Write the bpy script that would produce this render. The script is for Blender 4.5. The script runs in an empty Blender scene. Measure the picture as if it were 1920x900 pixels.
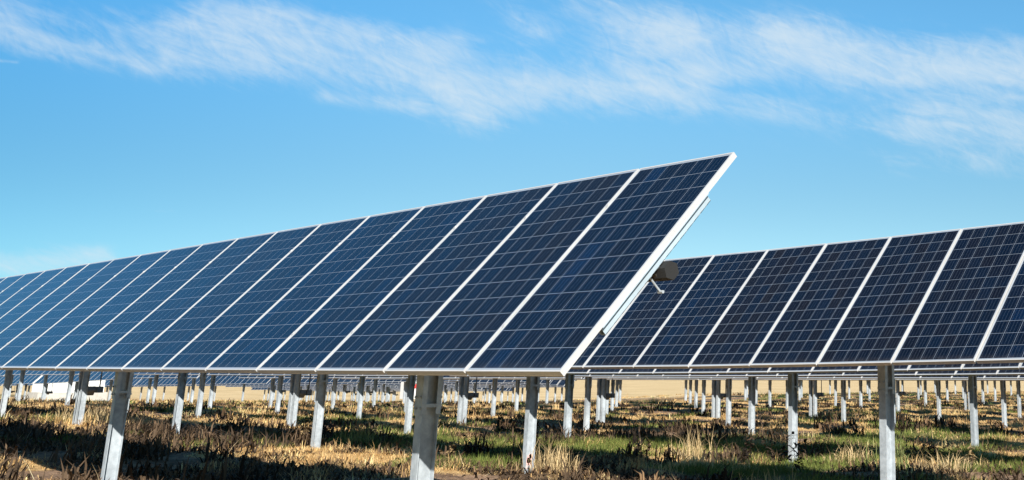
import bpy, math, random
import numpy as np
from mathutils import Matrix, Vector

random.seed(7)
rng = np.random.default_rng(11)
S = bpy.context.scene
COL = S.collection
rad = math.radians

# ------------------------------------------------------------------ camera
H = 2.05                                   # tracker axis above the ground
CAMPOS = (5.75797, -4.80985, -0.75157 + H)
YAW, PITCH = 0.752891, 0.278057
cam = bpy.data.cameras.new('camera')
cam_ob = bpy.data.objects.new('camera', cam)
COL.objects.link(cam_ob)
cam_ob.location = CAMPOS
cam_ob.rotation_euler = (math.pi / 2 + PITCH, 0, YAW)
cam.sensor_width = 36
cam.lens = 2218.945 * 36 / 1920
cam.shift_x = -(1502.70 - 960) / 1920
cam.shift_y = -(450 - 74.296) / 1920
cam.clip_start = 0.1
cam.clip_end = 20000
S.camera = cam_ob

# ------------------------------------------------------------------ sun, sky, exposure
SUN = Vector((0.74, -0.49, 0.455)).normalized()
SUN_EL = math.asin(SUN.z)
SUN_AZ = math.atan2(SUN.x, SUN.y)          # clockwise from +Y
sun = bpy.data.lights.new('sun', 'SUN')
sun.energy = 5.0
sun.angle = rad(0.5)
sun.color = (1.0, 0.95, 0.87)
sun_ob = bpy.data.objects.new('sun', sun)
COL.objects.link(sun_ob)
sun_ob.rotation_euler = SUN.to_track_quat('Z', 'Y').to_euler()
sun_ob.location = (20, -20, 30)

S.view_settings.view_transform = 'Standard'
S.view_settings.look = 'None'
S.view_settings.gamma = 1
S.view_settings.use_curve_mapping = False
S.view_settings.exposure = 1.22


class NT:
    """tiny node-tree helper"""
    def __init__(self, tree):
        self.t = tree
        self.n = tree.nodes
        self.n.clear()

    def new(self, kind, **kw):
        nd = self.n.new(kind)
        for k, v in kw.items():
            setattr(nd, k, v)
        return nd

    def put(self, sock, v):
        if isinstance(v, bpy.types.NodeSocket):
            self.t.links.new(v, sock)
        else:
            sock.default_value = v

    def m(self, op, a, b=None, c=None, clamp=False):
        nd = self.new('ShaderNodeMath', operation=op, use_clamp=clamp)
        self.put(nd.inputs[0], a)
        if b is not None:
            self.put(nd.inputs[1], b)
        if c is not None:
            self.put(nd.inputs[2], c)
        return nd.outputs[0]

    def mix(self, f, a, b, blend='MIX'):
        nd = self.new('ShaderNodeMix', data_type='RGBA', blend_type=blend)
        nd.clamp_factor = True
        self.put(nd.inputs[0], f)
        self.put(nd.inputs[6], a)
        self.put(nd.inputs[7], b)
        return nd.outputs[2]

    def ss(self, v, lo, hi, a=0.0, b=1.0):
        nd = self.new('ShaderNodeMapRange', interpolation_type='SMOOTHSTEP')
        self.put(nd.inputs[0], v)
        for i, q in enumerate((lo, hi, a, b)):
            self.put(nd.inputs[i + 1], q)
        return nd.outputs[0]

    def rgb(self, r, g, b):
        nd = self.new('ShaderNodeCombineColor')
        for i, q in enumerate((r, g, b)):
            self.put(nd.inputs[i], q)
        return nd.outputs[0]

    def vec(self, x, y, z):
        nd = self.new('ShaderNodeCombineXYZ')
        for i, q in enumerate((x, y, z)):
            self.put(nd.inputs[i], q)
        return nd.outputs[0]

    def noise(self, vec, scale, detail=4, rough=0.55, dist=0.0):
        nd = self.new('ShaderNodeTexNoise')
        self.put(nd.inputs['Vector'], vec)
        nd.inputs['Scale'].default_value = scale
        nd.inputs['Detail'].default_value = detail
        nd.inputs['Roughness'].default_value = rough
        nd.inputs['Distortion'].default_value = dist
        return nd.outputs['Fac']


def build_world():
    w = bpy.data.worlds.new('World')
    S.world = w
    w.use_nodes = True
    N = NT(w.node_tree)
    sky = N.new('ShaderNodeTexSky', sky_type='NISHITA')
    sky.sun_disc = False
    sky.sun_elevation = SUN_EL
    sky.sun_rotation = SUN_AZ
    sky.altitude = 1500
    sky.air_density = 1.0
    sky.dust_density = 0.15
    sky.ozone_density = 3.0
    geo = N.new('ShaderNodeTexCoord')
    sep = N.new('ShaderNodeSeparateXYZ')
    N.put(sep.inputs[0], geo.outputs['Generated'])
    x, y, z = sep.outputs
    az = N.m('MULTIPLY', N.m('ARCTAN2', x, y), 57.29578)
    el = N.m('MULTIPLY', N.m('ARCSINE', z), 57.29578)
    # wisps, drawn out along a falling diagonal of the sky
    def wvec(ang, sx, sy, off):
        c, s = math.cos(rad(ang)), math.sin(rad(ang))
        u = N.m('ADD', N.m('MULTIPLY', az, c * sx), N.m('MULTIPLY', el, s * sx))
        v = N.m('ADD', N.m('MULTIPLY', az, -s * sy), N.m('MULTIPLY', el, c * sy))
        cb = N.new('ShaderNodeCombineXYZ')
        N.put(cb.inputs[0], u); N.put(cb.inputs[1], v); cb.inputs[2].default_value = off
        return cb.outputs[0]
    n1 = N.noise(wvec(-14, 0.16, 0.50, 1.3), 1.0, 8, 0.60, 0.9)
    n2 = N.noise(wvec(-20, 0.30, 1.3, 4.7), 1.0, 9, 0.60, 1.6)
    n3 = N.noise(wvec(-48, 0.55, 1.1, 8.1), 1.0, 8, 0.60, 2.0)
    tex = N.m('ADD', N.m('ADD', N.m('MULTIPLY', n1, 0.48), N.m('MULTIPLY', n2, 0.36)), N.m('MULTIPLY', n3, 0.24))
    # where the cirrus lies: azimuth / elevation of both ends, half width, strength
    strokes = CLOUDS
    tot = None
    for a0, e0, a1, e1, wd, st in strokes:
        dx, dy = a1 - a0, e1 - e0
        L2 = dx * dx + dy * dy
        px = N.m('SUBTRACT', az, a0); py = N.m('SUBTRACT', el, e0)
        t = N.m('MULTIPLY', N.m('ADD', N.m('MULTIPLY', px, dx), N.m('MULTIPLY', py, dy)), 1 / L2, clamp=True)
        qx = N.m('SUBTRACT', px, N.m('MULTIPLY', t, dx)); qy = N.m('SUBTRACT', py, N.m('MULTIPLY', t, dy))
        r2 = N.m('ADD', N.m('MULTIPLY', N.m('MULTIPLY', qx, qx), 0.45), N.m('MULTIPLY', qy, qy))
        g = N.m('MULTIPLY', N.m('EXPONENT', N.m('MULTIPLY', r2, -1.0 / (wd * wd * 1.1))), st)
        tot = g if tot is None else N.m('ADD', tot, N.m('MULTIPLY', g, N.m('SUBTRACT', 1.0, N.m('MULTIPLY', tot, 0.6))))
    tot = N.m('MINIMUM', tot, 1.0)
    thr = N.m('SUBTRACT', 0.71, N.m('MULTIPLY', tot, 0.38))
    dens = N.ss(N.m('SUBTRACT', tex, thr), -0.14, 0.40)
    dens = N.m('MULTIPLY', N.m('MULTIPLY', dens, N.ss(tot, 0.02, 0.5)), 0.80, clamp=True)
    hs = N.new('ShaderNodeHueSaturation')
    hs.inputs['Hue'].default_value = 0.487
    hs.inputs['Saturation'].default_value = 1.12
    hs.inputs['Value'].default_value = 1.0
    N.put(hs.inputs['Color'], sky.outputs[0])
    hs2 = N.mix(1.0, hs.outputs[0], N.rgb(N.m('MULTIPLY', N.ss(az, -88, -52, .50, .95), N.ss(el, 7, 18, 0.96, 1.16)),
                                         N.m('MULTIPLY', N.ss(az, -88, -52, .79, .97), N.ss(el, 7, 18, 0.96, 1.40)),
                                         N.m('MULTIPLY', N.ss(az, -88, -52, .90, .93), N.ss(el, 7, 18, 0.93, 1.46))), 'MULTIPLY')
    cloud = N.mix(dens, hs2, (6.0, 7.0, 7.7, 1))
    bg = N.new('ShaderNodeBackground')
    N.put(bg.inputs[0], cloud)
    bg.inputs[1].default_value = 0.05
    out = N.new('ShaderNodeOutputWorld')
    N.put(out.inputs[0], bg.outputs[0])


CLOUDS = [(-79.55, 14.13, -68.27, 14.14, 1.22, 0.5), (-79.38, 13.09, -69.64, 12.81, 0.75, 0.4),
          (-69.9, 14.89, -58.72, 12.87, 1.49, 0.75), (-65.57, 12.21, -61.58, 12.07, 0.35, 0.38),
          (-61.29, 14.31, -58.89, 11.87, 0.94, 0.6), (-68.46, 15.78, -60.12, 14.89, 0.72, 0.45),
          (-56.25, 13.26, -48.77, 13.53, 1.07, 0.8), (-54.31, 17.41, -49.9, 15.94, 0.92, 0.6),
          (-50.7, 16.17, -43.21, 15.66, 1.29, 0.75), (-43.75, 15.65, -33.17, 14.53, 1.29, 0.65),
          (-45.85, 12.81, -37.97, 11.61, 0.72, 0.35), (-36.92, 11.97, -30.3, 11.11, 1.06, 0.75),
          (-57.79, 17.32, -56.42, 15.9, 0.75, 0.3), (-48.26, 14.19, -44.81, 14.44, 0.57, 0.45),
          (-41.61, 14.23, -31.38, 14.19, 1.03, 0.4), (-56.39, 15.4, -32.76, 12.48, 3.35, 0.22),
          (-78.5, 4.1, -73.6, 4.75, 0.6, 0.8), (-38.5, 10.0, -31.0, 9.6, 0.7, 0.35), (-71.97, 6.76, -71.13, 6.79, 0.11, 0.3),
          (-78.16, 12.31, -77.61, 12.32, 0.08, 0.5), (-32.99, 13.0, -31.97, 12.85, 0.15, 0.5)]
build_world()


# ------------------------------------------------------------------ materials
def mat(name):
    m = bpy.data.materials.new(name)
    m.use_nodes = True
    N = NT(m.node_tree)
    out = N.new('ShaderNodeOutputMaterial')
    b = N.new('ShaderNodeBsdfPrincipled')
    N.put(out.inputs[0], b.outputs[0])
    return m, N, b, out


def metal_mat(name, base, dark, metallic, rough, scale=30, bump=0.0):
    m, N, b, out = mat(name)
    tc = N.new('ShaderNodeTexCoord')
    oi = N.new('ShaderNodeObjectInfo')
    va = N.new('ShaderNodeVectorMath', operation='ADD')
    N.put(va.inputs[0], tc.outputs['Object']); N.put(va.inputs[1], oi.outputs['Location'])
    n = N.noise(va.outputs[0], scale, 5, 0.6)
    n2 = N.noise(va.outputs[0], scale * 0.12, 3, 0.5)
    f = N.m('ADD', N.m('MULTIPLY', n, 0.6), N.m('MULTIPLY', n2, 0.6))
    c = N.mix(N.ss(f, 0.38, 0.85), (*base, 1), (*dark, 1))
    N.put(b.inputs['Base Color'], c)
    b.inputs['Metallic'].default_value = metallic
    N.put(b.inputs['Roughness'], N.ss(n, 0.3, 0.7, rough - 0.06, rough + 0.08))
    return m


M_FRAME = metal_mat('anodised_aluminium', (0.48, 0.475, 0.465), (0.41, 0.41, 0.405), 0.25, 0.40, 12)
M_GALV = metal_mat('galvanised_steel', (0.375, 0.415, 0.445), (0.20, 0.225, 0.245), 0.15, 0.40, 16)
M_RAIL = metal_mat('galvanised_rail', (0.34, 0.42, 0.48), (0.28, 0.34, 0.38), 0.2, 0.45, 22)
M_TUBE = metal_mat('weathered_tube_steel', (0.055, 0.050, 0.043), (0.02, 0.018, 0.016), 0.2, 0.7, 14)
M_BLACK = metal_mat('black_rubber', (0.008, 0.008, 0.0078), (0.003, 0.003, 0.003), 0.0, 0.75, 18)
M_BOX = metal_mat('dark_grey_casing', (0.10, 0.115, 0.135), (0.06, 0.07, 0.08), 0.1, 0.5, 10)
M_WHITE = metal_mat('white_painted_steel', (0.62, 0.62, 0.60), (0.54, 0.54, 0.52), 0.0, 0.5, 1.5)
M_LOUVRE = metal_mat('grey_louvre', (0.42, 0.43, 0.44), (0.3, 0.31, 0.32), 0.1, 0.5, 6)
M_RED = metal_mat('red_paint', (0.55, 0.04, 0.03), (0.42, 0.03, 0.03), 0.0, 0.5, 6)
M_CONC = metal_mat('pale_concrete', (0.42, 0.40, 0.36), (0.30, 0.28, 0.25), 0.0, 0.9, 5)

PW, PL, CP = 0.992, 1.956, 0.1585          # module width, length, cell pitch


def cell_mat():
    m, N, b, out = mat('solar_cell_glass')
    uv = N.new('ShaderNodeUVMap', uv_map='UVMap')
    sp = N.new('ShaderNodeSeparateXYZ')
    N.put(sp.inputs[0], uv.outputs[0])
    u = N.m('DIVIDE', N.m('SUBTRACT', sp.outputs[0], (PW - 6 * CP) / 2), CP)
    v = N.m('DIVIDE', N.m('SUBTRACT', sp.outputs[1], (PL - 12 * CP) / 2), CP)
    fu = N.m('FRACT', u); fv = N.m('FRACT', v)
    iu = N.m('FLOOR', u); iv = N.m('FLOOR', v)
    # distance to the gaps between cells, in cells
    du = N.m('MINIMUM', fu, N.m('SUBTRACT', 1.0, fu))
    dv = N.m('MINIMUM', fv, N.m('SUBTRACT', 1.0, fv))
    gap = N.m('MAXIMUM', N.m('LESS_THAN', du, 0.0095), N.m('LESS_THAN', dv, 0.0088))
    inside = N.m('MULTIPLY', N.m('MULTIPLY', N.m('GREATER_THAN', u, 0.0), N.m('LESS_THAN', u, 6.0)),
                 N.m('MULTIPLY', N.m('GREATER_THAN', v, 0.0), N.m('LESS_THAN', v, 12.0)))
    gap = N.m('MAXIMUM', gap, N.m('SUBTRACT', 1.0, inside))
    bus = None
    for q in (0.13, 0.38, 0.62, 0.87):
        l = N.m('LESS_THAN', N.m('ABSOLUTE', N.m('SUBTRACT', fu, q)), 0.0062)
        bus = l if bus is None else N.m('MAXIMUM', bus, l)
    oi = N.new('ShaderNodeObjectInfo')
    cb = N.new('ShaderNodeCombineXYZ')
    N.put(cb.inputs[0], iu); N.put(cb.inputs[1], iv); N.put(cb.inputs[2], N.m('MULTIPLY', oi.outputs['Random'], 977.0))
    wn = N.new('ShaderNodeTexWhiteNoise', noise_dimensions='3D')
    N.put(wn.inputs['Vector'], cb.outputs[0])
    # neighbours in one column often come from one batch
    cb2 = N.new('ShaderNodeCombineXYZ')
    N.put(cb2.inputs[0], iu); N.put(cb2.inputs[2], N.m('MULTIPLY', oi.outputs['Random'], 631.0))
    wn2 = N.new('ShaderNodeTexWhiteNoise', noise_dimensions='3D')
    N.put(wn2.inputs['Vector'], cb2.outputs[0])
    k = N.m('ADD', N.m('MULTIPLY', wn.outputs['Value'], 0.42), N.m('MULTIPLY', wn2.outputs['Value'], 0.30))
    k = N.m('ADD', k, N.m('MULTIPLY', oi.outputs['Random'], 0.30))
    rp = N.new('ShaderNodeValToRGB')
    cr = rp.color_ramp
    cr.elements[0].position = 0.12; cr.elements[0].color = (0.0046, 0.0046, 0.0070, 1)
    cr.elements[1].position = 0.95; cr.elements[1].color = (0.0018, 0.0085, 0.0260, 1)
    for ps, c in ((0.34, (0.0030, 0.0044, 0.0095, 1)), (0.52, (0.0022, 0.0050, 0.0125, 1)), (0.75, (0.0020, 0.0060, 0.0160, 1))):
        e = cr.elements.new(ps); e.color = c
    N.put(rp.inputs[0], k)
    # crystal grain of the silicon
    vo = N.new('ShaderNodeTexVoronoi', feature='F1')
    N.put(vo.inputs['Vector'], uv.outputs[0]); vo.inputs['Scale'].default_value = 75
    gr = N.ss(N.m('FRACT', N.m('MULTIPLY', vo.outputs['Color'], 3.0)), 0.0, 1.0, 0.78, 1.25)
    cell = N.mix(1.0, rp.outputs[0], gr, 'MULTIPLY')
    c = N.mix(N.m('MULTIPLY', bus, 0.55), cell, (0.085, 0.10, 0.125, 1))
    c = N.mix(gap, c, (0.19, 0.22, 0.26, 1))
    dn = N.noise(uv.outputs[0], 9, 6, 0.7)
    d2 = N.noise(N.vec(sp.outputs[0], N.m('MULTIPLY', sp.outputs[1], 0.12), N.m('MULTIPLY', oi.outputs['Random'], 91.0)), 14, 5, 0.65)
    low = N.ss(sp.outputs[1], 0.10, 0.012, 0.0, 0.10)
    dust = N.m('ADD', N.m('MULTIPLY', N.ss(d2, 0.45, 0.8), 0.018), N.m('MULTIPLY', low, N.ss(dn, 0.3, 0.7)))
    c = N.mix(dust, c, (0.20, 0.17, 0.13, 1))
    N.put(b.inputs['Base Color'], c)
    N.put(b.inputs['Roughness'], N.ss(dn, 0.35, 0.7, 0.07, 0.15))
    b.inputs['IOR'].default_value = 1.42
    b.inputs['Specular IOR Level'].default_value = 0.27
    return m


M_CELL = cell_mat()


def plant_mat(name, rough=0.8, trans=0.3):
    m, N, b, out = mat(name)
    at = N.new('ShaderNodeAttribute', attribute_name='tint')
    N.put(b.inputs['Base Color'], at.outputs['Color'])
    b.inputs['Roughness'].default_value = rough
    b.inputs['Specular IOR Level'].default_value = 0.2
    tr = N.new('ShaderNodeBsdfTranslucent')
    N.put(tr.inputs[0], at.outputs['Color'])
    mx = N.new('ShaderNodeMixShader')
    mx.inputs[0].default_value = trans
    N.put(mx.inputs[1], b.outputs[0]); N.put(mx.inputs[2], tr.outputs[0])
    N.put(out.inputs[0], mx.outputs[0])
    return m


M_GRASS = plant_mat('green_grass_blade')
M_STRAW = plant_mat('dry_grass_blade')
M_WEED = plant_mat('dead_weed_leaf', 0.85, 0.12)


# ------------------------------------------------------------------ mesh helpers
class MB:
    def __init__(self):
        self.v, self.f, self.mi = [], [], []

    def box(self, c, s, rot=None, mi=0):
        b = len(self.v)
        for dx in (-.5, .5):
            for dy in (-.5, .5):
                for dz in (-.5, .5):
                    q = Vector((dx * s[0], dy * s[1], dz * s[2]))
                    if rot is not None:
                        q = rot @ q
                    self.v.append((q.x + c[0], q.y + c[1], q.z + c[2]))
        for q in ((0, 1, 3, 2), (4, 6, 7, 5), (0, 4, 5, 1), (2, 3, 7, 6), (0, 2, 6, 4), (1, 5, 7, 3)):
            self.f.append(tuple(b + i for i in q)); self.mi.append(mi)
        return self

    def sweep(self, path, prof, caps=True, mi=0, up=Vector((0, 0, 1))):
        """profile (list of 2-D points) carried along a path"""
        path = [Vector(p) for p in path]
        b = len(self.v); n = len(prof)
        for i, p in enumerate(path):
            d = (path[min(i + 1, len(path) - 1)] - path[max(i - 1, 0)]).normalized()
            s = d.cross(up)
            if s.length < 1e-4:
                s = d.cross(Vector((0, 1, 0)))
            s.normalize(); t = s.cross(d).normalized()
            for a, c in prof:
                q = p + s * a + t * c
                self.v.append(tuple(q))
        for i in range(len(path) - 1):
            for j in range(n):
                k = (j + 1) % n
                self.f.append((b + i * n + j, b + i * n + k, b + (i + 1) * n + k, b + (i + 1) * n + j)); self.mi.append(mi)
        if caps:
            self.f.append(tuple(b + j for j in range(n))[::-1]); self.mi.append(mi)
            e = b + (len(path) - 1) * n
            self.f.append(tuple(e + j for j in range(n))); self.mi.append(mi)
        return self

    def rod(self, a, c, r, n=8, mi=0):
        return self.sweep([a, c], ngon(r, n), True, mi)

    def mesh(self, name, *mats):
        me = bpy.data.meshes.new(name)
        me.from_pydata(self.v, [], self.f)
        for m in mats:
            me.materials.append(m)
        me.polygons.foreach_set('material_index', self.mi)
        me.validate()
        import bmesh
        bm = bmesh.new(); bm.from_mesh(me)
        bmesh.ops.recalc_face_normals(bm, faces=bm.faces)
        bm.to_mesh(me); bm.free()
        return me


def ngon(r, n, ph=0.0):
    return [(r * math.cos(2 * math.pi * i / n + ph), r * math.sin(2 * math.pi * i / n + ph)) for i in range(n)]


def put(name, me, parent=None, loc=(0, 0, 0), rot=(0, 0, 0)):
    o = bpy.data.objects.new(name, me)
    COL.objects.link(o)
    o.parent = parent
    o.location = loc
    o.rotation_euler = rot
    return o


def thing(name, loc, label, cat, group=None, me=None):
    o = put(name, me, None, loc)
    o['label'] = label
    o['category'] = cat
    if group:
        o['group'] = group
    return o


# ------------------------------------------------------------------ lie of the land
PITCH_ROW = 5.406
TILT = 0.82753
NEAR = {1: ([-57, -20, -17, -14, -11, -8, -5, -2, 0], [.17, .162, .129, .098, .071, .048, .027, .010, 0]),
        2: ([-57, -33, -20, -12, -7, -5, -3, -1, .5], [.32, .30, .19, .12, .10, .098, .108, .125, .142]),
        3: ([-57, -53, -40, -25, -14, -12, -9, -6, -3.5, 0], [.42, .40, .27, .10, .050, .048, .057, .080, .111, .15]),
        4: ([-74, -55, -34, -20, -14, -7.6, 0], [.12, .11, .03, -.003, .004, .034, .07])}


def drop(x, y):
    if y > 67:                               # the far right block lies level again
        k = min(1.0, max(0.0, (-x - 80) / 25))
    else:
        k = 1.0
    w = min(1.0, max(0.0, (-x - 55) / 12)) * k
    return .009 * max(0.0, -x - 70) * k + .016 * max(0.0, y - 27) * w


def row_z(r, x):
    """height of a row's axis over its nominal level"""
    y = (r - 1) * PITCH_ROW
    if r <= 4:
        xs, zs = NEAR[r]
        z = float(np.interp(x, xs, zs))
        return z - (drop(x, y) if x < -76 else 0)
    if r == 5:
        return -.05 - .20 * min(1.0, max(0.0, (-x - 72) / 16)) - drop(x, y)
    return {6: -.10}.get(r, -.12) - drop(x, y)


_GX = np.concatenate([-np.geomspace(3500, 75, 34), np.arange(-74, 8.1, .22), np.geomspace(9, 2500, 26)])
_GY = np.concatenate([-np.geomspace(2500, 8, 24), np.arange(-7, 60.1, .22), np.geomspace(61, 3500, 34)])
_ZK = np.array([[row_z(r, x) for x in range(-200, 9)] for r in range(1, 26)])


def vnoise(x, y, s, seed):
    """smooth value noise for arrays"""
    x = np.asarray(x, float) / s + seed * 17.31; y = np.asarray(y, float) / s - seed * 9.77
    xi = np.floor(x).astype(np.int64); yi = np.floor(y).astype(np.int64)
    fx = x - xi; fy = y - yi
    fx = fx * fx * (3 - 2 * fx); fy = fy * fy * (3 - 2 * fy)

    def h(a, b):
        n = (a * 374761393 + b * 668265263 + seed * 974711) & 0x7fffffff
        n = ((n ^ (n >> 13)) * 1274126177) & 0x7fffffff
        return ((n ^ (n >> 16)) & 0xffff) / 65535.0
    return ((h(xi, yi) * (1 - fx) + h(xi + 1, yi) * fx) * (1 - fy) + (h(xi, yi + 1) * (1 - fx) + h(xi + 1, yi + 1) * fx) * fy)


def ground(x, y):
    x = np.asarray(x, float); y = np.asarray(y, float)
    xr = np.clip(x, -199, 7) + 200; yr = np.clip(y / PITCH_ROW, 0, 23.0)
    xi = np.floor(xr).astype(int); yi = np.floor(yr).astype(int)
    fx = xr - xi; fy = yr - yi
    z = ((_ZK[yi, xi] * (1 - fx) + _ZK[yi, xi + 1] * fx) * (1 - fy) + (_ZK[yi + 1, xi] * (1 - fx) + _ZK[yi + 1, xi + 1] * fx) * fy)
    z = z - (.10 + .03) * (np.clip((y - 1) / 4, 0, 1))
    fade = np.clip((160 - np.hypot(x, y)) / 80, 0, 1)
    return z + fade * ((vnoise(x, y, 2.6, 3) - .5) * .14 + (vnoise(x, y, .9, 5) - .5) * .13 + (vnoise(x, y, .45, 6) - .5) * .05)


def sstep(v, lo, hi):
    t = np.clip((v - lo) / (hi - lo), 0, 1)
    return t * t * (3 - 2 * t)


def band(y):
    """distance behind the nearest line of posts, in metres, -2.7 .. 2.7"""
    return (y + PITCH_ROW / 2) % PITCH_ROW - PITCH_ROW / 2


def cover(x, y):
    """share of straw, green grass and dead brown undergrowth on the soil"""
    b = band(y)
    dist = np.hypot(x - CAMPOS[0], y - CAMPOS[1])
    n = vnoise(x, y, 2.9, 31) * .5 + vnoise(x, y, 1.0, 32) * .5
    st = sstep(n + .13 * np.exp(-((b + .7) / 1.2) ** 2) + .05 * np.clip((dist - 24) / 26, 0, 1) - .16 * ((x < -8.5) & (y > .9) & (y < 4.0)), .49, .63)  # zone term thins the straw, painting the nearest row's shadow darker
    n = vnoise(x, y, 4.3, 21) * .5 + vnoise(x, y, 1.3, 22) * .5
    lush = .085 * np.exp(-((x + 11) / 4.5) ** 2 - ((y - 10.5) / 2.6) ** 2)
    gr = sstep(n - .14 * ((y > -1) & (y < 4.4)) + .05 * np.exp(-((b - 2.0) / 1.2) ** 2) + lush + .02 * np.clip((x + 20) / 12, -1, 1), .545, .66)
    n = vnoise(x, y, 2.2, 41) * .5 + vnoise(x, y, .7, 42) * .5
    br = sstep(n - .04 * np.clip((x + 17) / 8, -1, 1) - .05 * np.clip((dist - 35) / 30, 0, 1) - lush + .09 * ((x < -9) & (y > .9) & (y < 6.0)), .575, .66)  # zone term: dead weeds, plus brown painted in to deepen the nearest row's shadow
    return st, gr, br


def ground_mat():
    m, N, b, out = mat('field_soil_and_thatch')
    tc = N.new('ShaderNodeTexCoord')
    P = tc.outputs['Object']
    at = N.new('ShaderNodeAttribute', attribute_name='cover')
    cs = N.new('ShaderNodeSeparateColor'); N.put(cs.inputs[0], at.outputs['Color'])
    n1 = N.noise(P, 0.35, 5, 0.6)
    n2 = N.noise(P, 1.7, 6, 0.65)
    n3 = N.noise(P, 9, 6, 0.72)
    n4 = N.noise(P, 45, 4, 0.75)
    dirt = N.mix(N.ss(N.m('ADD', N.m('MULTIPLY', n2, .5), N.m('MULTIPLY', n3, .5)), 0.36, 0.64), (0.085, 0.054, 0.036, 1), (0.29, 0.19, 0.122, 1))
    straw = N.mix(N.ss(n4, 0.32, 0.68), (0.27, 0.16, 0.065, 1), (0.60, 0.405, 0.185, 1))
    green = N.mix(N.ss(n4, 0.3, 0.7), (0.045, 0.062, 0.016, 1), (0.13, 0.145, 0.045, 1))
    dead = N.mix(N.ss(n4, 0.3, 0.7), (0.030, 0.020, 0.013, 1), (0.13, 0.085, 0.05, 1))
    j = N.m('MULTIPLY', N.m('SUBTRACT', n3, 0.5), 1.2)
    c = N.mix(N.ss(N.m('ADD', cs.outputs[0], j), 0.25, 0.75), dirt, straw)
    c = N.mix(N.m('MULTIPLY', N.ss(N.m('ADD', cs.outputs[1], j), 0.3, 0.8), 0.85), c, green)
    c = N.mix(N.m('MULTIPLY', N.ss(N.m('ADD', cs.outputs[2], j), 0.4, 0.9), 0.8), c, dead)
    # the harvested field beyond the panels is straw from edge to edge
    sp = N.new('ShaderNodeSeparateXYZ'); N.put(sp.inputs[0], P)
    wob = N.m('ADD', N.m('MULTIPLY', n1, 8.0), N.m('MULTIPLY', n2, 6.0))
    yy = N.m('ADD', sp.outputs[1], wob)
    far = N.m('MAXIMUM', N.ss(yy, 172, 190), N.m('MULTIPLY', N.ss(yy, 72, 82), N.ss(N.m('ADD', sp.outputs[0], wob), -70, -78)))
    st = N.noise(N.vec(N.m('MULTIPLY', sp.outputs[0], 0.03), N.m('MULTIPLY', sp.outputs[1], 0.22), 0.0), 1.0, 5, 0.65)
    tan = N.mix(N.ss(N.m('ADD', N.m('MULTIPLY', n2, .4), N.m('MULTIPLY', st, .6)), 0.36, 0.62), (0.36, 0.25, 0.12, 1), (0.60, 0.45, 0.25, 1))
    c = N.mix(far, c, tan)
    N.put(b.inputs['Base Color'], c)
    b.inputs['Roughness'].default_value = 0.95
    b.inputs['Specular IOR Level'].default_value = 0.1
    bp = N.new('ShaderNodeBump')
    bp.inputs['Strength'].default_value = 0.8
    bp.inputs['Distance'].default_value = 0.05
    N.put(bp.inputs['Height'], N.m('ADD', n3, N.m('MULTIPLY', n4, 0.4)))
    N.put(b.inputs['Normal'], bp.outputs[0])
    return m


def build_ground():
    X, Y = np.meshgrid(_GX, _GY, indexing='ij')
    Z = ground(X, Y)
    nx, ny = X.shape
    v = np.stack([X, Y, Z], -1).reshape(-1, 3)
    i = np.arange(nx * ny).reshape(nx, ny)
    q = np.stack([i[:-1, :-1], i[1:, :-1], i[1:, 1:], i[:-1, 1:]], -1).reshape(-1, 4)
    me = bpy.data.meshes.new('ground')
    me.from_pydata(v.tolist(), [], q.tolist())
    me.materials.append(ground_mat())
    me.polygons.foreach_set('use_smooth', [True] * len(me.polygons))
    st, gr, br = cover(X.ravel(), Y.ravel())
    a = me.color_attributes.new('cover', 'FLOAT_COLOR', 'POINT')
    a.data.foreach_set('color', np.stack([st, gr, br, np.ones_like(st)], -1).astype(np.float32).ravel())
    o = put('ground', me)
    o['kind'] = 'structure'


build_ground()


def gz(x, y):
    return float(ground(np.array([x]), np.array([y]))[0])


# ------------------------------------------------------------------ solar module meshes
def laminate_mesh():
    b = MB()
    x, y = PW / 2 - .004, PL / 2 - .004
    b.v += [(-x, -y, -.0020), (x, -y, -.0020), (x, y, -.0020), (-x, y, -.0020),
            (-x, -y, -.0075), (x, -y, -.0075), (x, y, -.0075), (-x, y, -.0075)]
    b.f += [(0, 1, 2, 3), (7, 6, 5, 4), (0, 4, 5, 1), (1, 5, 6, 2), (2, 6, 7, 3), (3, 7, 4, 0)]
    b.mi += [0, 1, 1, 1, 1, 1]
    b.box((0, PL * .36, -.022), (.11, .10, .026), mi=2)      # junction box under the module
    return b


def add_frame(b, mi=0):
    """hollow aluminium frame: front lip, side walls with two grooves, rear flange"""
    X, Y = PW / 2, PL / 2
    lip, D = .0125, .040

    def ring(x0, y0, x1, y1, z0, z1):
        n = len(b.v)
        for z in (z0, z1):
            for (x, y) in ((x0, y0), (x1, y1)):
                b.v.extend([(-x, -y, z), (x, -y, z), (x, y, z), (-x, y, z)])
        o0, i0, o1, i1 = n, n + 4, n + 8, n + 12
        for k in range(4):
            j = (k + 1) % 4
            b.f += [(o1 + k, o1 + j, i1 + j, i1 + k), (o0 + j, o0 + k, i0 + k, i0 + j),
                    (o0 + k, o0 + j, o1 + j, o1 + k), (i0 + j, i0 + k, i1 + k, i1 + j)]
            b.mi += [mi] * 4
    ring(X, Y, X - lip, Y - lip, -.0018, .0)                 # lip on the glass
    ring(X, Y, X - .0035, Y - .0035, -.0105, -.0018)
    ring(X - .0016, Y - .0016, X - .0040, Y - .0040, -.0130, -.0105)
    ring(X, Y, X - .0035, Y - .0035, -.0235, -.0130)
    ring(X - .0016, Y - .0016, X - .0040, Y - .0040, -.0260, -.0235)
    ring(X, Y, X - .0035, Y - .0035, -.0382, -.0260)
    ring(X, Y, X - .026, Y - .026, -D, -.0382)               # rear flange
    return b


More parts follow.
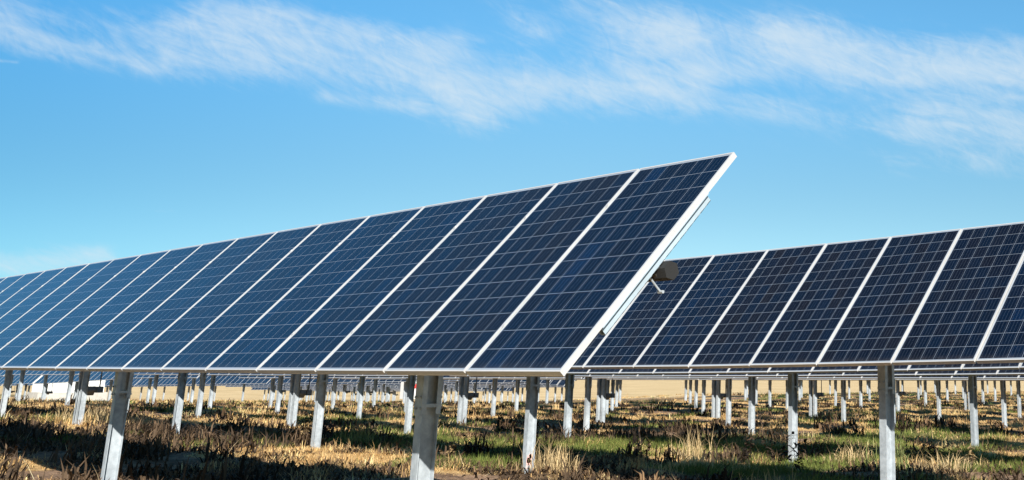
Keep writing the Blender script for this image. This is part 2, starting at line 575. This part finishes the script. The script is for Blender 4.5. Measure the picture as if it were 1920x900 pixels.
def add_uv(me):
    uv = me.uv_layers.new(name='UVMap')
    for p in me.polygons:
        for li in p.loop_indices:
            c = me.vertices[me.loops[li].vertex_index].co
            uv.data[li].uv = (c.x + PW / 2, c.y + PL / 2)


ME_LAM = laminate_mesh().mesh('laminate', M_CELL, M_WHITE, M_BLACK); add_uv(ME_LAM)
ME_FRAME = add_frame(MB()).mesh('module_frame', M_FRAME)
_b = laminate_mesh(); add_frame(_b, 3)
ME_FAR = _b.mesh('framed_module', M_CELL, M_WHITE, M_BLACK, M_FRAME); add_uv(ME_FAR)

# steel parts -----------------------------------------------------------------
POST_H = 2.3


def h_beam(w=.092, d=.140, tf=.0065, tw=.006):
    """outline of a wide-flange pile, flanges square to the row's front"""
    a, c = w / 2, d / 2
    return [(-a, -c), (a, -c), (a, -c + tf), (tw / 2, -c + tf), (tw / 2, c - tf), (a, c - tf), (a, c), (-a, c),
            (-a, c - tf), (-tw / 2, c - tf), (-tw / 2, -c + tf), (-a, -c + tf)]


def post_mesh(top):
    b = MB()
    pr = h_beam()
    n = len(pr); s = len(b.v)
    for z in (-.45, top):
        b.v += [(x, y, z) for x, y in pr]
    for j in range(n):
        k = (j + 1) % n
        b.f.append((s + j, s + k, s + n + k, s + n + j)); b.mi.append(0)
    for z0 in (0, n):
        for q in ((0, 1, 2, 3, 10, 11), (3, 4, 9, 10), (4, 5, 6, 7, 8, 9)):
            b.f.append(tuple(s + z0 + i for i in q)); b.mi.append(0)
    return b.mesh('post', M_GALV)


POST_DY = .030
RING_DY = math.sin(TILT) * .160 - POST_DY


def bracket_mesh():
    """bolted head of a post: two side channels, bolts and the bearing ring round the tube; origin at the tube axis"""
    b = MB()
    for sy in (-1, 1):
        y = sy * .0755
        b.box((0, y, -.50), (.104, .007, .86))
        for sx in (-1, 1):
            b.box((sx * .050, y - sy * .0195, -.52), (.005, .032, .80))
        for bx in (-.03, .03):
            for bz in (-.88, -.80, -.58):
                b.rod((bx, y + sy * .003, bz), (bx, y + sy * .017, bz), .011, 6)
    b.box((0, 0, -.105), (.11, .16, .012))
    b.box((0, 0, -.86), (.110, .163, .026))
    ring = [(0, RING_DY + .095 * math.cos(a), .095 * math.sin(a)) for a in np.linspace(0, 2 * math.pi, 17)]
    b.sweep(ring, [(-.05, -.012), (.05, -.012), (.05, .012), (-.05, .012)], False, up=Vector((1, 0, 0)))
    return b.mesh('bracket', M_GALV)


def rail_mesh():
    """hat-section module rail lying under the seam, origin at the module plane"""
    b = MB()
    for x in (-.021, .021):
        b.box((x, 0, -.0725), (.003, 1.20, .058))
    b.box((0, 0, -.0995), (.045, 1.20, .004))
    for x in (-.036, .036):
        b.box((x, 0, -.0428), (.030, 1.20, .003))
    return b.mesh('mounting_rail', M_RAIL)


def clamp_mesh():
    b = MB()
    b.box((0, 0, .0025), (.030, .035, .003))
    b.box((0, 0, -.020), (.010, .05, .042))
    b.rod((0, 0, .004), (0, 0, .008), .006, 6)
    return b.mesh('clamp', M_FRAME)


ME_BRACKET = bracket_mesh()
ME_RAIL = rail_mesh()
ME_CLAMP = clamp_mesh()
_posts = {}


def post_of(top):
    k = round(top, 2)
    if k not in _posts:
        _posts[k] = post_mesh(k)
    return _posts[k]


def slew_mesh():
    b = MB()
    b.rod((-.14, 0, 0), (.14, 0, 0), .20, 20)
    b.box((0, 0, -.24), (.30, .26, .10))
    b.rod((0, .10, -.14), (0, .42, -.14), .075, 14)
    return b.mesh('slew_drive', M_BOX)


def motor_mesh():
    b = MB()
    b.box((0, 0, 0), (.15, .14, .15))
    b.rod((0, 0, .07), (0, 0, 1.05), .016, 8)
    b.sweep([(0, -.26, .02), (0, -.10, .02)], [(-.06, -.16), (.06, -.04), (.06, .06), (-.06, .06)])
    return b.mesh('drive_motor', M_BOX)


ME_SLEW = slew_mesh()
ME_MOTOR = motor_mesh()
_t = TILT
N_OFF = Vector((0, math.sin(_t), -math.cos(_t))) * .160      # module plane to tube axis


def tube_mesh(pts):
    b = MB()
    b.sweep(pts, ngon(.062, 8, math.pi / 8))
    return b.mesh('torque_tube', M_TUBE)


# ------------------------------------------------------------------ tracker rows
ORD = ['', 'nearest', 'second', 'third', 'fourth', 'fifth', 'sixth', 'seventh', 'eighth', 'ninth', 'tenth', 'eleventh', 'twelfth',
       'thirteenth', 'fourteenth', 'fifteenth', 'sixteenth', 'seventeenth', 'eighteenth', 'nineteenth', 'twentieth', 'twenty first', 'twenty second', 'twenty third',
       'twenty fourth', 'twenty fifth', 'twenty sixth', 'twenty seventh', 'twenty eighth', 'twenty ninth', 'thirtieth']


def tracker(r, x_end, n_half, halves, post_xs, drive_x, label, full, rails=0, twist=(0, 0)):
    y = (r - 1) * PITCH_ROW
    root = thing('solar_panel_row', (x_end, y, gz(x_end, y)), label, 'solar panel row', 'rows of solar panels standing on the field')
    R0 = root.location.copy()
    zt = lambda x: H + row_z(r, x)
    step = 1.012
    xs = []
    x = x_end
    for hf in range(halves):
        for k in range(n_half):
            xs.append(x - PW / 2 - k * step)
        x -= n_half * step + .52
    for i, px in enumerate(xs):
        sl = (zt(px + .5) - zt(px - .5))
        t = TILT + twist[0] * max(px, -20) + twist[1]
        mt = Matrix.Rotation(-math.atan(sl), 4, 'Y') @ Matrix.Rotation(t + random.gauss(0, .0012), 4, 'X')
        e = mt.to_euler()
        loc = Vector((px, y, zt(px))) - R0
        p = put('solar_panel', ME_LAM if full else ME_FAR, root, loc, e)
        if full:
            put('frame', ME_FRAME, p)
            if i and rails:
                for cy in (-.58, .58):
                    put('clamp', ME_CLAMP, p, (PW / 2 + .010, cy, 0))
        if i < rails:
            rx = px + (PW / 2 + .010) if i else px + PW / 2 - .045
            put('mounting_rail', ME_RAIL, root, Vector((rx, y, zt(rx))) - R0 + Vector((0, 0, 0)), e)
    x_far = xs[-1] - PW / 2
    off = N_OFF
    pts = [Vector((x, y, zt(x))) + off - R0 for x in np.linspace(x_end - .06, x_far - .07, 30)]
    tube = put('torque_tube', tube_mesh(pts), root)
    if r == 1:
        c = pts[0]
        cap = MB().sweep([c + Vector((-.06, 0, 0)), c + Vector((.075, 0, 0)), c + Vector((.09, 0, 0))], ngon(.062, 6, .2))
        put('end_cap', cap.mesh('end_cap', M_BLACK), tube)
        ub = MB()
        q = c + Vector((-.01, 0, 0))
        a1 = Vector((0, -math.cos(_t), -math.sin(_t))); a2 = Vector((0, math.sin(_t), -math.cos(_t)))
        s0 = q + a1 * .095 - a2 * .075; s1 = q + a1 * .095 + a2 * .085
        ub.rod(s0, s1, .007, 8)
        ub.rod(s1 - Vector((.02, 0, 0)), s1 + Vector((.025, 0, 0)), .011, 6)
        ub.rod(s0, s0 - a1 * .06, .008, 8)
        put('clamp_bolt', ub.mesh('clamp_bolt', M_GALV), root)
    for px in post_xs:
        zg = gz(px, y + POST_DY)
        top = zt(px) + off.z - .13 - zg
        p = put('post', post_of(top), root, Vector((px, y + POST_DY, zg)) - R0)
        put('bracket', ME_BRACKET, p, (0, 0, round(top, 2) + .13))
        if abs(px - drive_x) < .1:
            zc = zt(px) + off.z
            p2 = put('post', post_of(top), root, Vector((px + .24, y + POST_DY, zg)) - R0)
            sd = put('slew_drive', ME_SLEW, root, Vector((px + .13, y + off.y, zc)) - R0)
            put('drive_motor', ME_MOTOR, sd, (.16, .24, -1.20))
    return root


LABELS_A = {1: 'nearest long row of blue solar panels with its free end against the sky',
            2: 'second row of blue solar panels, just behind the free end of the nearest row',
            3: 'third row of solar panels, a thin dark strip just under the second row',
            4: 'fourth row of solar panels, the white edge line just under the third row at right'}
for r in range(1, 31):
    lab = LABELS_A.get(r, '%s row of solar panels from the front, its white edge low between posts' % ORD[r])
    tracker(r, 0.0 if r == 1 else .037, 28, 2, [-2.6 - 6.51 * k for k in range(9)], -28.64, lab, r <= 4, 57 if r == 1 else 0,
            (.00127, 0) if r == 1 else ((0, .0074) if r == 2 else (0, 0)))
for r in range(4, 14):
    lab = '%s row back, far solar panels beyond the gap at left' % ORD[r]
    if r in (6, 7):                          # these two begin beyond the container
        tracker(r, -113.6, 28, 2, [-115.7 - 6.5 * k for k in range(9)], -141.7, lab, False)
    else:
        x0 = -62.5 - max(0, r - 9) * 6.5
        tracker(r, x0, 28, 3 if r < 10 else 2, [x0 - 2.1 - 6.5 * k for k in range(13 if r < 10 else 9)], x0 - 28.1, lab, False)


for r in range(14, 20):
    lab = '%s row back, short solar panel row before the straw field' % ORD[r]
    tracker(r, -62.5, 13, 1, [-64.6 - 6.5 * k for k in range(2)], 0, lab, False)
    lab = '%s row back, far solar panels beyond the gap at left' % ORD[r]
    x0 = -114.0 - (r - 14) * 6.5
    tracker(r, x0, 28, 2, [x0 - 2.1 - 6.5 * k for k in range(9)], x0 - 28.1, lab, False)


# ------------------------------------------------------------------ white units far behind
def container(x, y, lx, ly, h, label, cat, name, louvre):
    z = gz(x, y) + .45                       # stands on a raised pad
    t = thing(name, (x, y, z), label, cat)
    b = MB().box((0, 0, .28 + h / 2), (lx, ly, h))
    for k in range(int(lx / .28)):
        b.box((-lx / 2 + .2 + k * .28, -ly / 2 - .018, .28 + h / 2), (.13, .036, h - .3))
    for k in range(int(ly / .28)):
        b.box((lx / 2 + .018, -ly / 2 + .2 + k * .28, .28 + h / 2), (.036, .13, h - .3))
    put('body', b.mesh('body', M_WHITE), t)
    put('base_slab', MB().box((0, 0, -.13), (lx + .5, ly + .5, .80)).mesh('base_slab', M_CONC), t)
    if louvre:
        g = MB()
        for k in range(6):
            g.box((lx / 2 + .05, -ly / 2 + .55, .28 + h * .42 + k * .12), (.03, .7, .07), Matrix.Rotation(.4, 3, 'Y'))
        put('louvre', g.mesh('louvre', M_LOUVRE), t)
    return t


container(-109.3, 28.5, 2.4, 4.7, 2.5, 'white container behind the posts, seen under the panels at far left', 'container', 'white_container', True)
t = thing('switch_cabinet', (-78.6, 42.4, gz(-78.6, 42.4)), 'small white cabinet with a red mark between the far posts', 'switch cabinet')
put('body', MB().box((0, 0, 1.05), (1.0, .9, 1.5)).box((0, 0, 1.83), (1.15, 1.05, .06)).mesh('body', M_WHITE), t)
put('red_sign', MB().box((.52, .18, 1.2), (.03, .3, .3)).mesh('red_sign', M_RED), t)
for sy in (-.35, .35):
    put('leg', MB().box((0, sy, .1), (.12, .10, .42)).mesh('leg', M_GALV), t)


# ------------------------------------------------------------------ grass and weeds
def blades(base, hgt, wid, az, lean, tint, curl=.5):
    """tapered bent blades as two quads + tip; arrays of one value per blade"""
    n = len(hgt)
    d = np.stack([np.cos(az), np.sin(az), np.zeros(n)], -1)
    s = np.stack([-np.sin(az), np.cos(az), np.zeros(n)], -1) * wid[:, None] * .5
    up = np.array([0, 0, 1.0])
    p0 = base
    p1 = base + up * (hgt * .55 * np.cos(lean))[:, None] + d * (hgt * .55 * np.sin(lean))[:, None]
    l2 = np.minimum(lean + curl * (0.4 + lean), 2.0)
    p2 = p1 + up * (hgt * .45 * np.cos(l2))[:, None] + d * (hgt * .45 * np.sin(l2))[:, None]
    v = np.stack([p0 - s, p0 + s, p1 + s * .8, p1 - s * .8, p2], 1).reshape(-1, 3)
    i = (np.arange(n) * 5)[:, None]
    quads = i + np.array([0, 1, 2, 3]); tris = i + np.array([3, 2, 4])
    cols = np.repeat(tint, 5, axis=0)
    return v, quads, tris, cols


def blade_object(name, parts, material, **props):
    V = np.concatenate([p[0] for p in parts]); C = np.concatenate([p[3] for p in parts])
    o = 0; Q = []; T = []
    for p in parts:
        Q.append(p[1] + o); T.append(p[2] + o); o += len(p[0])
    Q = np.concatenate(Q); T = np.concatenate(T)
    me = bpy.data.meshes.new(name)
    me.vertices.add(len(V)); me.vertices.foreach_set('co', V.astype(np.float32).ravel())
    nl = Q.size + T.size
    me.loops.add(nl)
    me.loops.foreach_set('vertex_index', np.concatenate([Q.ravel(), T.ravel()]).astype(np.int32))
    me.polygons.add(len(Q) + len(T))
    st = np.concatenate([np.arange(len(Q)) * 4, Q.size + np.arange(len(T)) * 3]).astype(np.int32)
    me.polygons.foreach_set('loop_start', st)
    me.update(calc_edges=True)
    a = me.color_attributes.new('tint', 'FLOAT_COLOR', 'POINT')
    a.data.foreach_set('color', np.concatenate([C, np.ones((len(C), 1))], 1).astype(np.float32).ravel())
    me.materials.append(material)
    ob = put(name, me)
    for k, v in props.items():
        ob[k] = v
    return ob


def wedge(n, d0, d1, a0=-80, a1=-29, power=2.0):
    az = np.radians(rng.uniform(a0, a1, n))
    u = rng.uniform(0, 1, n)
    dist = (d0 ** power + u * (d1 ** power - d0 ** power)) ** (1 / power)
    return CAMPOS[0] + np.sin(az) * dist, CAMPOS[1] + np.cos(az) * dist, dist


def clumps(x, y, per, hgt, spread, wid, cols, lean=.5, jit=.25, curl=.6):
    n = len(x)
    X = np.repeat(x, per) + rng.normal(0, 1, n * per) * np.repeat(spread, per)
    Y = np.repeat(y, per) + rng.normal(0, 1, n * per) * np.repeat(spread, per)
    hh = np.repeat(hgt, per) * rng.uniform(.45, 1.1, n * per)
    base = np.stack([X, Y, ground(X, Y) - .02], -1)
    az = rng.uniform(0, 2 * np.pi, n * per)
    ln = np.abs(rng.normal(lean, .35, n * per))
    tint = np.repeat(cols, per, axis=0) * rng.uniform(1 - jit, 1 + jit, (n * per, 1))
    return blades(base, hh, np.repeat(wid, per) * rng.uniform(.6, 1.3, n * per), az, ln, np.clip(tint, 0.004, .8), curl)


def lerp(a, b, t):
    return np.array(a)[None] * (1 - t[:, None]) + np.array(b)[None] * t[:, None]


green, straw, brown = [], [], []
# lush short green grass in patches
INSIDE = lambda x, y, yl, yr: (x < 2) & ((y < yl) | ((x > -77) & (y < yr)))
for (n, d0, d1, wd, per, hm) in ((34000, 12.5, 30, .0075, 20, .15), (20000, 30, 62, .015, 14, .17), (12000, 62, 130, .035, 9, .18)):
    x, y, ds = wedge(n, d0, d1)
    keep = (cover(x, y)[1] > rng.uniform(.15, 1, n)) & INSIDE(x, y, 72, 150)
    x, y = x[keep], y[keep]
    t = rng.uniform(0, 1, len(x))
    c = lerp((.055, .090, .016), (.200, .215, .055), t)
    green.append(clumps(x, y, per, hm * rng.uniform(.4, 1.5, len(x)), np.full(len(x), .09), np.full(len(x), wd), c, .5))
# straw coloured mats and tufts, thickest along the posts where nothing mows
for (n, d0, d1, wd, per, hm) in ((30000, 12.5, 30, .0075, 26, .14), (30000, 30, 62, .014, 17, .17), (36000, 62, 190, .036, 11, .24)):
    x, y, ds = wedge(n, d0, d1)
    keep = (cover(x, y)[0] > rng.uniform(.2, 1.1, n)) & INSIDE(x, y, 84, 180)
    x, y = x[keep], y[keep]
    t = rng.uniform(0, 1, len(x))
    c = lerp((.42, .245, .09), (.84, .595, .285), t)
    hh = hm * rng.uniform(.4, 1.15, len(x)) * (1 + 1.1 * (rng.uniform(0, 1, len(x)) > .95))
    straw.append(clumps(x, y, per, hh, np.full(len(x), .11), np.full(len(x), wd), c, 1.05, .3, .9))
# broken stalks lying about
x, y, ds = wedge(5200, 12.5, 45)
k = (cover(x, y)[0] + .35 > rng.uniform(0, 1.2, len(x))) & (x < 2)
x, y = x[k], y[k]
straw.append(clumps(x, y, 2, rng.uniform(.2, .5, len(x)), np.full(len(x), .10), np.full(len(x), .008), lerp((.35, .24, .12), (.78, .62, .38), rng.uniform(0, 1, len(x))), 1.35, .2, .15))
# dead broad-leaved undergrowth, dark brown, in drifts
for (n, d0, d1, wd, per, hm) in ((17000, 12.5, 30, .028, 13, .17), (10000, 30, 62, .045, 9, .21), (7000, 62, 130, .08, 6, .24)):
    x, y, ds = wedge(n, d0, d1)
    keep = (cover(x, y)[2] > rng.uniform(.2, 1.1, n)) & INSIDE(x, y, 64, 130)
    x, y = x[keep], y[keep]
    t = rng.uniform(0, 1, len(x)) ** 1.3
    c = lerp((.016, .011, .008), (.17, .105, .055), t)
    brown.append(clumps(x, y, per, hm * rng.uniform(.3, 1.8, len(x)), np.full(len(x), .12), np.full(len(x), wd), c, .8, .4, 1.2))
# taller clumps breaking the flat cover: dead broad-leaved stands and fluffy straw heads
for (n, d0, d1, wd, per, hm, A, B, dst, ln) in (
        (900, 13, 34, .034, 30, .44, (.014, .010, .007), (.10, .065, .038), brown, .55),
        (900, 34, 75, .055, 18, .46, (.016, .011, .008), (.12, .075, .042), brown, .55),
        (380, 13, 34, .008, 90, .30, (.46, .29, .115), (.86, .62, .31), straw, .75),
        (1600, 34, 80, .016, 50, .38, (.46, .29, .115), (.86, .62, .31), straw, .75)):
    x, y, ds = wedge(n, d0, d1)
    m_ = vnoise(x, y, 3.3, 51) * .6 + vnoise(x, y, 1.1, 52) * .4
    if dst is brown:
        keep = (m_ - .05 * np.clip((x + 14) / 8, -1, 1) > .52)
    else:
        keep = (m_ + .10 * np.exp(-((band(y) + .5) / 1.0) ** 2) < .50)
    keep &= INSIDE(x, y, 66, 80)
    x, y = x[keep], y[keep]
    dst.append(clumps(x, y, per, hm * rng.uniform(.5, 1.3, len(x)), rng.uniform(.07, .20, len(x)), np.full(len(x), wd), lerp(A, B, rng.uniform(0, 1, len(x))), ln, .35, 1.1))
blade_object('green_grass', green, M_GRASS, kind='stuff', label='short green grass growing in patches between the rows', category='grass')
blade_object('dry_grass', straw, M_STRAW, kind='stuff', label='straw coloured dry grass tufts between the rows of posts', category='dry grass')
blade_object('dead_undergrowth', brown, M_WEED, kind='stuff', label='low dark brown dead undergrowth on the bare soil', category='undergrowth')


def weed_part(x, y, h, n_leaf, stems, tintA, tintB, leaf=.09, wide=.05, spread=.12, lean=.22):
    """dead weed: bent stems carrying shrivelled hanging leaves"""
    out = []
    z = gz(x, y)
    for s in range(stems):
        a = rng.uniform(0, 2 * np.pi); ln = abs(rng.normal(lean, .12))
        hh = h * rng.uniform(.65, 1.05)
        k = 7
        tt = np.linspace(0, 1, k)
        bx = x + rng.normal(0, spread * .4); by = y + rng.normal(0, spread * .4)
        px = bx + np.cos(a) * np.sin(ln) * hh * tt ** 1.4 + rng.normal(0, .012, k)
        py = by + np.sin(a) * np.sin(ln) * hh * tt ** 1.4 + rng.normal(0, .012, k)
        pz = z - .03 + hh * tt * np.cos(ln)
        for i in range(k - 1):        # each stretch of stem: two crossed strips
            d = np.array([px[i + 1] - px[i], py[i + 1] - py[i], pz[i + 1] - pz[i]])
            L = np.linalg.norm(d)
            for q in (0, np.pi / 2):
                out.append(blades(np.array([[px[i], py[i], pz[i]]]), np.array([L * 1.15]), np.array([.014 * (1.3 - tt[i])]),
                                  np.array([math.atan2(d[1], d[0]) + 0]), np.array([math.acos(min(1, d[2] / L))]), np.array([tintA]), 0.0))
        m = max(2, n_leaf // stems)
        u = rng.uniform(.2, 1.0, m)
        base = np.stack([np.interp(u, tt, px), np.interp(u, tt, py), np.interp(u, tt, pz)], -1)
        az = rng.uniform(0, 2 * np.pi, m)
        tint = lerp(tintA, tintB, rng.uniform(0, 1, m))
        out.append(blades(base, leaf * rng.uniform(.5, 1.4, m), wide * rng.uniform(.5, 1.3, m), az, rng.uniform(.8, 2.2, m), tint, .8))
    return out


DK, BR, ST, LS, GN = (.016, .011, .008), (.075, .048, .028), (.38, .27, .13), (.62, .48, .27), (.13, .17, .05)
WEEDS = [
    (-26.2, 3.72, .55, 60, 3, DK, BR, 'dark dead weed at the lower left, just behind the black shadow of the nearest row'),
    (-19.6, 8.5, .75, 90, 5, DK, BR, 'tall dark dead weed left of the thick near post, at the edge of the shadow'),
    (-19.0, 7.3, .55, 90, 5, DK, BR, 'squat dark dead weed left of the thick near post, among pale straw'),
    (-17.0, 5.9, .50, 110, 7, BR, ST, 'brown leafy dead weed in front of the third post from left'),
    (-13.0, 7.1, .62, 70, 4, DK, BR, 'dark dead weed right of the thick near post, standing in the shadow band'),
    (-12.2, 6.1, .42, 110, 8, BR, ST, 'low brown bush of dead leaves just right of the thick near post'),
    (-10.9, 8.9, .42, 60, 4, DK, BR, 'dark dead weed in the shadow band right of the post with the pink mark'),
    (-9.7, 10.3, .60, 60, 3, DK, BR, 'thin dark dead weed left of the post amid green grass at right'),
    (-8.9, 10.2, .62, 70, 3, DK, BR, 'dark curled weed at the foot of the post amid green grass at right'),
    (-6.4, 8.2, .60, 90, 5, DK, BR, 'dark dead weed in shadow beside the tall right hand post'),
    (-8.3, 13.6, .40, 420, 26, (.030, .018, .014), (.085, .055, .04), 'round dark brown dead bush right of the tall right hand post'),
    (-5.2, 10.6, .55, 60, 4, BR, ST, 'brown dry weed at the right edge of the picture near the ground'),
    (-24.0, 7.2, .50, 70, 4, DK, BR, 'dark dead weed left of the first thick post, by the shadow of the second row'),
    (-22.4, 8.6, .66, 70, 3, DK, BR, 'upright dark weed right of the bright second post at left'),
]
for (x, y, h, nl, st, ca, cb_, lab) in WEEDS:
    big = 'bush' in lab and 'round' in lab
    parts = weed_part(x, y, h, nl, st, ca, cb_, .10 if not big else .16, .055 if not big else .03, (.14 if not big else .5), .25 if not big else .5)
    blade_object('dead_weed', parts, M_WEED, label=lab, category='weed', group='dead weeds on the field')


def tuft(name, x, y, n, h, spread, wid, cA, cB, lean, label, cat, group=None):
    t = rng.uniform(0, 1, n)
    X = x + rng.normal(0, spread, n); Y = y + rng.normal(0, spread, n)
    base = np.stack([X, Y, ground(X, Y) - .02], -1)
    p = blades(base, h * rng.uniform(.4, 1.1, n), wid * rng.uniform(.6, 1.3, n), rng.uniform(0, 2 * np.pi, n),
               np.abs(rng.normal(lean, .3, n)), lerp(cA, cB, t), .8)
    o = blade_object(name, [p], M_STRAW, label=label, category=cat)
    if group:
        o['group'] = group
    return o


G_T = 'grass tufts standing out on the field'
tuft('straw_tuft', -8.95, 5.75, 260, .62, .18, .009, ST, LS, .35, 'tall pale straw tuft right of the post with the pink mark', 'grass tuft', G_T)
tuft('straw_tuft', -8.05, 11.1, 340, .40, .20, .012, ST, LS, .7, 'round pale straw tuft left of the tall right hand post', 'grass tuft', G_T)
tuft('straw_tuft', -5.0, 9.6, 300, .42, .22, .012, ST, LS, .7, 'pale straw tuft right of the tall right hand post at the bottom', 'grass tuft', G_T)
tuft('straw_tuft', -10.6, 9.9, 120, .75, .22, .010, ST, LS, .4, 'loose straw tuft of tall bent stalks left of the green grass patch', 'grass tuft', G_T)
tuft('straw_tuft', -31.0, 6.4, 420, .62, .35, .013, ST, LS, .45, 'tall straw clump beside the leftmost posts', 'grass tuft', G_T)
tuft('straw_tuft', -27.4, 6.5, 420, .50, .35, .013, ST, LS, .6, 'wide straw clump right of the double post at left', 'grass tuft', G_T)
tuft('green_tuft', -17.0, 7.0, 160, .60, .22, .012, GN, (.32, .32, .12), .5, 'yellow green grass tuft left of the bright post by the thick near post', 'grass tuft', G_T)
tuft('green_tuft', -5.6, 9.2, 90, .62, .15, .013, GN, (.3, .3, .12), .35, 'green grass tuft right of the tall right hand post', 'grass tuft', G_T)

# pink survey paint low on one post of the second row
pink, NP, bP, _o = mat('pink_spray_paint')
bP.inputs['Base Color'].default_value = (.62, .36, .33, 1)
bP.inputs['Roughness'].default_value = .7
for o in list(bpy.data.objects):
    if o.name.startswith('post') and o.parent and abs(o.parent.location.y - PITCH_ROW) < .01 and abs(o.matrix_basis.translation.x + o.parent.location.x + 9.11) < .1:
        b = MB()
        for k in range(14):
            zz = .10 + rng.uniform(0, .16); yy = rng.uniform(-.045, .045)
            b.box((.0045, yy, zz), (.002, rng.uniform(.015, .05), rng.uniform(.02, .07)))
        put('paint_mark', b.mesh('paint_mark', pink), o)
